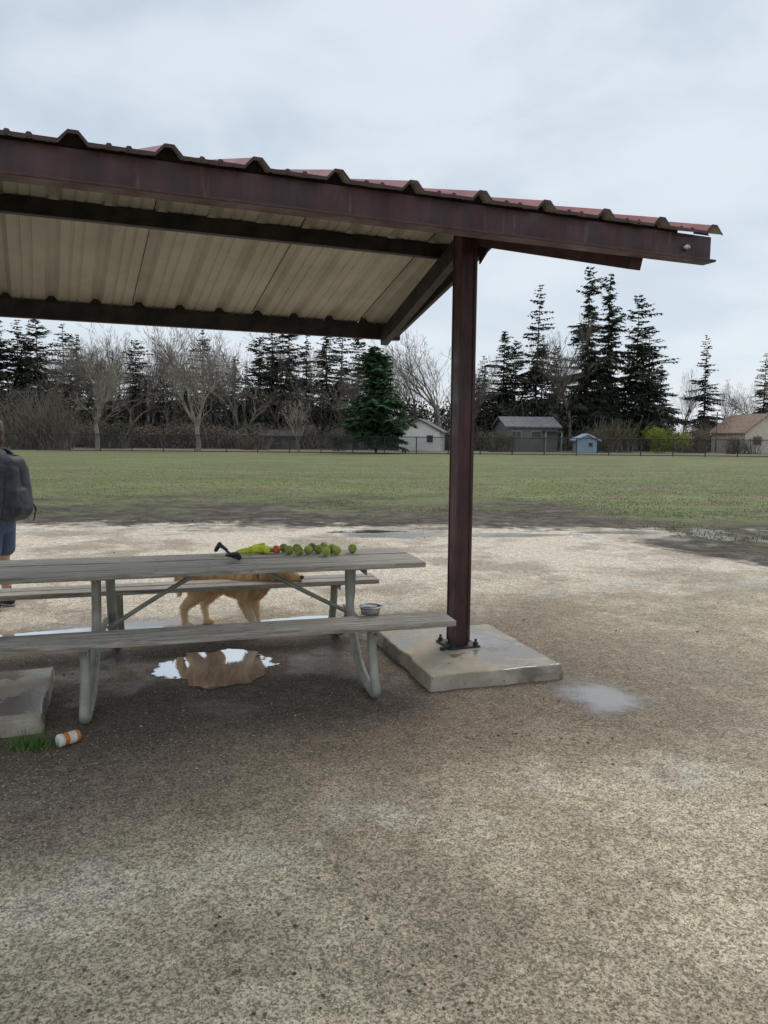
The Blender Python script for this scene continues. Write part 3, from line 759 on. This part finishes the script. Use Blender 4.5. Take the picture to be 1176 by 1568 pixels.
dist = bpy.data.collections.new('distant_tree_line')
def inst(me, x, y, s, rz, sx):
    o = bpy.data.objects.new('distant_tree', me); dist.objects.link(o); o.location = (x, y, 0); o.rotation_euler = (0, 0, rz); o.scale = (s * sx, s * sx, s)
r = random.Random(77)
FL = [mk(conifer(91, 22, 4.6, .03, .95, .6, 1, .024, .5), [mbark, mnee]), mk(conifer(92, 22, 4.0, .05, .95, .7, 1, .024, .5), [mbark, mnee])]
BL = [mk(bare(95 + i, 8, 5, .6, .2), [(mtwig, mtwigr, mtwig)[i]]) for i in range(3)]
con = [(-54, 18), (-51.5, 17.5), (-49, 18.2), (-46.5, 17.5), (-44.5, 16), (-36.5, 14), (-33.5, 14.5), (-26, 16.5), (-22, 13), (-15.2, 18), (-13, 17.5), (-10.8, 15.5), (-8.8, 17.5), (-6.3, 17.8), (-4.0, 16.5), (-30, 12), (-41, 11), (-19, 12), (-17, 15),
       (-57, 17), (-60, 18), (-64, 17), (-69, 18), (55, 14), (60, 16), (66, 15), (-39, 12), (-28, 11), (-24, 12), (-48, 15), (-52.5, 16)]
for i, (x, h) in enumerate(con): inst(FM[i % 4], x + r.uniform(-.5, .5), 104 + r.uniform(-3, 6), h / 22, r.random() * 6, r.uniform(.9, 1.35))
for i, x in enumerate([-58, -47, -42, -40, -38.5, -37, -35.5, -33, -30.5, -28, -25.5, -23.5, -21, -18.5, -16.5, -11.5, -3, 0.5, 13, 17.5, 41, 56, 62]):
    inst(BM[i % 4], x + r.uniform(-.5, .5), 99 + r.uniform(-2, 6), r.uniform(13, 17.5) / 16 * (.8 if x > -4 else 1), r.random() * 6, r.uniform(.85, 1.2))
for i in range(70):
    x = -72 + i * 2.1 + r.uniform(-.6, .6)
    h = r.uniform(5, 9.5) if x < 1 else r.uniform(2.8, 5)
    inst(BL[i % 3], x, 94 + r.uniform(-5, 12), h / 8, r.random() * 6, 1.15)
for i in range(52):
    x = -72 + i * 2.8 + r.uniform(-1.5, 1.5)
    h = r.uniform(5.5, 10.5) if x < 1 else r.uniform(3, 5)
    inst(FL[i % 2], x, 108 + r.uniform(-4, 8), h / 22, r.random() * 6, 1.9)
ie = bpy.data.objects.new('distant_tree_line', None); ie.instance_type = 'COLLECTION'; ie.instance_collection = dist; COL.objects.link(ie)

def shrub(name, x, y, w, dth, h, mat, n, seed, sz=.14, sticks=0):
    r = random.Random(seed); vs = []; fs = []; mi = []
    lobes = [(r.uniform(-.4, .4) * w, r.uniform(-.35, .35) * dth, r.uniform(.15, .75) * h, r.uniform(.18, .34)) for _ in range(max(8, int(w * 2)))]
    for _ in range(n):
        lx, ly, lz, q = r.choice(lobes); u = Vector((r.gauss(0, 1), r.gauss(0, 1), r.gauss(0, 1))).normalized() * (r.random() ** .4)
        c = Vector((lx + u.x * q * min(w, h * 1.6), ly + u.y * q * dth, max(.05, lz + u.z * q * h)))
        a = Vector((r.gauss(0, 1), r.gauss(0, 1), r.gauss(0, 1))).normalized() * sz * r.uniform(.5, 1.2); b_ = a.orthogonal().normalized() * sz * .45; b0 = len(vs)
        vs.extend((c - b_, c + b_, c + a)); fs.append((b0, b0 + 1, b0 + 2)); mi.append(0)
    for _ in range(sticks):
        p = Vector((r.uniform(-.45, .45) * w, r.uniform(-.4, .4) * dth, 0)); q = p + Vector((r.gauss(0, .25) * h, r.gauss(0, .25) * h, h * r.uniform(.5, 1.05)))
        ribbon(vs, fs, mi, p, q, .035, .012, r, 1)
    o = mesh_obj(name, vs, fs, [mat, mtwig], midx=mi); o.location = (x, y, 0)
mylw = flatmat('yellow_green_leaves', (.13, .17, .025), (.26, .29, .05), 2)
molv = flatmat('olive_leaves', (.07, .07, .035), (.15, .135, .075), 2)
mbrn = flatmat('brown_leaves', (.12, .092, .065), (.21, .16, .115), 2)
mdk = flatmat('dark_leaves', (.026, .036, .022), (.062, .070, .044), 2)
shrub('yellow_green_shrub', 32.2, 84, 5.2, 2.5, 3.3, mylw, 5000, 1)
shrub('olive_shrub', 26.5, 87, 5.5, 2.5, 4.2, molv, 3500, 2, sticks=150)
shrub('olive_shrub', 36.5, 88, 4, 2.5, 3.4, mbrn, 2000, 3, sticks=150)
shrub('olive_shrub', 13.2, 84, 3.4, 2.0, 2.6, molv, 1500, 13, sticks=120)
shrub('olive_shrub', 40.5, 84, 4, 2.0, 2.2, mbrn, 1300, 14, sticks=120)
shrub('brown_hedge', -36.0, 78, 6.5, 3, 5.6, mbrn, 3200, 4, .12, 500)
shrub('dark_shrub', -31, 84, 5, 3, 3.2, mdk, 2000, 5, sticks=100)
shrub('dark_shrub', -41.5, 80, 6, 3, 3.6, mdk, 2500, 6, sticks=200)
shrub('undergrowth', -18, 90, 50, 6, 3.2, mbrn, 12000, 7, .28, 1800)
shrub('undergrowth', -18, 99, 90, 6, 7.5, mdk, 20000, 17, .42, 1500)
shrub('undergrowth', 30, 98, 55, 6, 3.2, molv, 10000, 8, .32, 1000)
shrub('undergrowth', 12, 92, 10, 4, 2.8, mbrn, 2500, 9, .25, 300)
shrub('dark_shrub', -5.2, 80, 3, 2, 2.4, mdk, 1400, 10)
shrub('brown_shrub', -14.5, 83, 3.6, 1.5, 1.6, mbrn, 1100, 19, sticks=120)

# ------------------------------------------------------------------ chain-link fence
mfen = simple('fence_black', (.018, .018, .02), (.04, .04, .042), 3, .6)
fence = empty('chain_link_fence')
vs = []; fs = []; mi = []
FX0, FX1 = -60, 60
def fy(x): return 70 - .02 * x
FH = 1.6
x = FX0
while x <= FX1:
    seg(vs, fs, mi, Vector((x, fy(x), 0)), Vector((x, fy(x), FH + .05)), .05, .05, 6, 0); x += 3.0
mesh_obj('posts', vs, fs, [mfen], fence)
vs = []; fs = []; mi = []
for zz_ in (FH, .08):
    seg(vs, fs, mi, Vector((FX0, fy(FX0), zz_)), Vector((FX1, fy(FX1), zz_)), .038, .038, 6, 0)
mesh_obj('rails', vs, fs, [mfen], fence)
vs = []; fs = []
x = FX0; t = .011
while x < FX1 - FH:
    for a0, a1 in ((x, x + FH), (x + FH, x)):
        b0 = len(vs); vs += [(a0 - t, fy(a0), .03), (a0 + t, fy(a0), .03), (a1 + t, fy(a1), FH), (a1 - t, fy(a1), FH)]; fs.append((b0, b0 + 1, b0 + 2, b0 + 3))
    x += .16
mesh_obj('wire_mesh', vs, fs, [mfen], fence)

# ------------------------------------------------------------------ houses
def wallmat(n_, c): return simple(n_, tuple(k * .88 for k in c), c, 1.5, .8)
mglass = simple('window_glass', (.03, .035, .04), (.06, .07, .08), 1, .1)
mtrim = simple('white_trim', (.66, .66, .64), (.76, .76, .74), 3, .6)
mtrimd = simple('gray_trim', (.28, .29, .28), (.36, .37, .36), 3, .6)
def house(name, x, y, w_, d_, hw, hr, rz, mw, mr, axis='x', wins=(), tr=None):
    e = empty(name, (x, y, 0), rz)
    box('walls', (0, 0, hw / 2), (w_, d_, hw), mw, e, bv=0)
    ov = .4
    if axis == 'x':
        pr = [(-d_ / 2 - ov, hw - .12), (0, hw + hr), (d_ / 2 + ov, hw - .12)]; L = w_ / 2 + ov
        vs = [(sx * L, p, q + dz) for sx in (-1, 1) for dz in (0, .15) for p, q in pr]
        gv = [(sx * (w_ / 2 - .01), p, q) for sx in (-1, 1) for p, q in ((-d_ / 2, hw - .02), (d_ / 2, hw - .02), (0, hw + hr - .05))]
    else:
        pr = [(-w_ / 2 - ov, hw - .12), (0, hw + hr), (w_ / 2 + ov, hw - .12)]; L = d_ / 2 + ov
        vs = [(p, sx * L, q + dz) for sx in (-1, 1) for dz in (0, .15) for p, q in pr]
        gv = [(p, sx * (d_ / 2 - .01), q) for sx in (-1, 1) for p, q in ((-w_ / 2, hw - .02), (w_ / 2, hw - .02), (0, hw + hr - .05))]
    fs = [(0, 1, 7, 6), (1, 2, 8, 7), (3, 9, 10, 4), (4, 10, 11, 5), (0, 3, 4, 1), (1, 4, 5, 2), (6, 7, 10, 9), (7, 8, 11, 10), (0, 6, 9, 3), (2, 5, 11, 8)]
    mesh_obj('roof', vs, fs, [mr], e)
    mesh_obj('gables', gv, [(0, 1, 2), (3, 4, 5)], [mw], e)
    for i, (wx, wz, ww, wh) in enumerate(wins):
        box(f'window_frame_{i}', (wx, -d_ / 2 - .02, wz), (ww + .16, .06, wh + .16), tr or mtrim, e, bv=0)
        box(f'window_{i}', (wx, -d_ / 2 - .045, wz), (ww, .05, wh), mglass, e, bv=0)
    return e
mroofg = simple('shingle_gray', (.13, .13, .135), (.21, .21, .21), 3, .9)
mroofd = simple('shingle_dark', (.045, .045, .05), (.09, .09, .095), 3, .9)
mroofb = simple('shingle_brown', (.22, .15, .11), (.32, .23, .17), 3, .9)
e = house('white_garage', 4.5, 88, 4.7, 6, 2.2, 1.35, math.radians(-10), wallmat('white_siding', (.80, .80, .78)), mroofg, 'y', [(1.2, 1.4, .7, .8)])
box('garage_door', (-.6, -3.03, 1.05), (2.3, .06, 2.0), mtrim, e, bv=0)
e = house('gray_green_house', 17.0, 90, 6.0, 6, 2.9, 1.1, math.radians(6), wallmat('graygreen_siding', (.17, .175, .155)), mroofg, 'x', [(-2, 2.0, 1.1, .7), (.4, 2.0, 1.1, .7)], mtrimd)
box('deck_roof', (2.2, -3.4, 2.35), (2.2, 1.6, .12), mroofd, e, bv=0)
for q in (-1, 1): box('deck_post', (2.2 + q * .95, -4.0, 1.15), (.12, .12, 2.3), mtrimd, e, bv=0)
house('blue_shed', 22.9, 85, 2.2, 2.6, 1.4, .6, math.radians(-4), wallmat('pale_blue_siding', (.38, .49, .60)), simple('blue_tarp', (.32, .44, .56), (.42, .54, .66), 3, .5), 'y', [(.4, .9, .4, .4)], mtrimd)
house('beige_house', 45.0, 92, 5.6, 7, 2.4, 2.2, math.radians(8), wallmat('cream_siding', (.70, .62, .52)), mroofb, 'y', [(-1.2, 1.5, .9, .9), (1.2, 1.5, .9, .9)], mtrimd)
house('beige_house', 51.5, 96, 7, 6, 2.6, 1.8, math.radians(-5), wallmat('cream_siding2', (.58, .51, .42)), mroofb, 'x', [(-2, 1.6, 1.1, 1.1), (1.3, 1.6, 1.1, 1.1)])
house('low_gray_outbuilding', -12.6, 91, 4.6, 5, 1.5, .6, math.radians(3), wallmat('gray_siding', (.17, .16, .145)), mroofd, 'x', [(-1.2, .9, .5, .4)], mtrimd)
house('dark_outbuilding', -5.4, 92, 3.4, 4, 2.1, .9, 0, wallmat('dark_siding', (.16, .15, .14)), mroofd, 'y', [(.4, 1.1, .6, .6)], mtrimd)
pole = empty('utility_pole', (41.0, 92, 0))
mpole = simple('pole_wood', (.12, .09, .07), (.2, .16, .13), 3, .9)
lathe('shaft', [(.10, 0), (.07, 5), (0, 5)], mpole, pole, 10)
box('crossarm', (0, 0, 4.6), (1.4, .1, .12), mpole, pole)
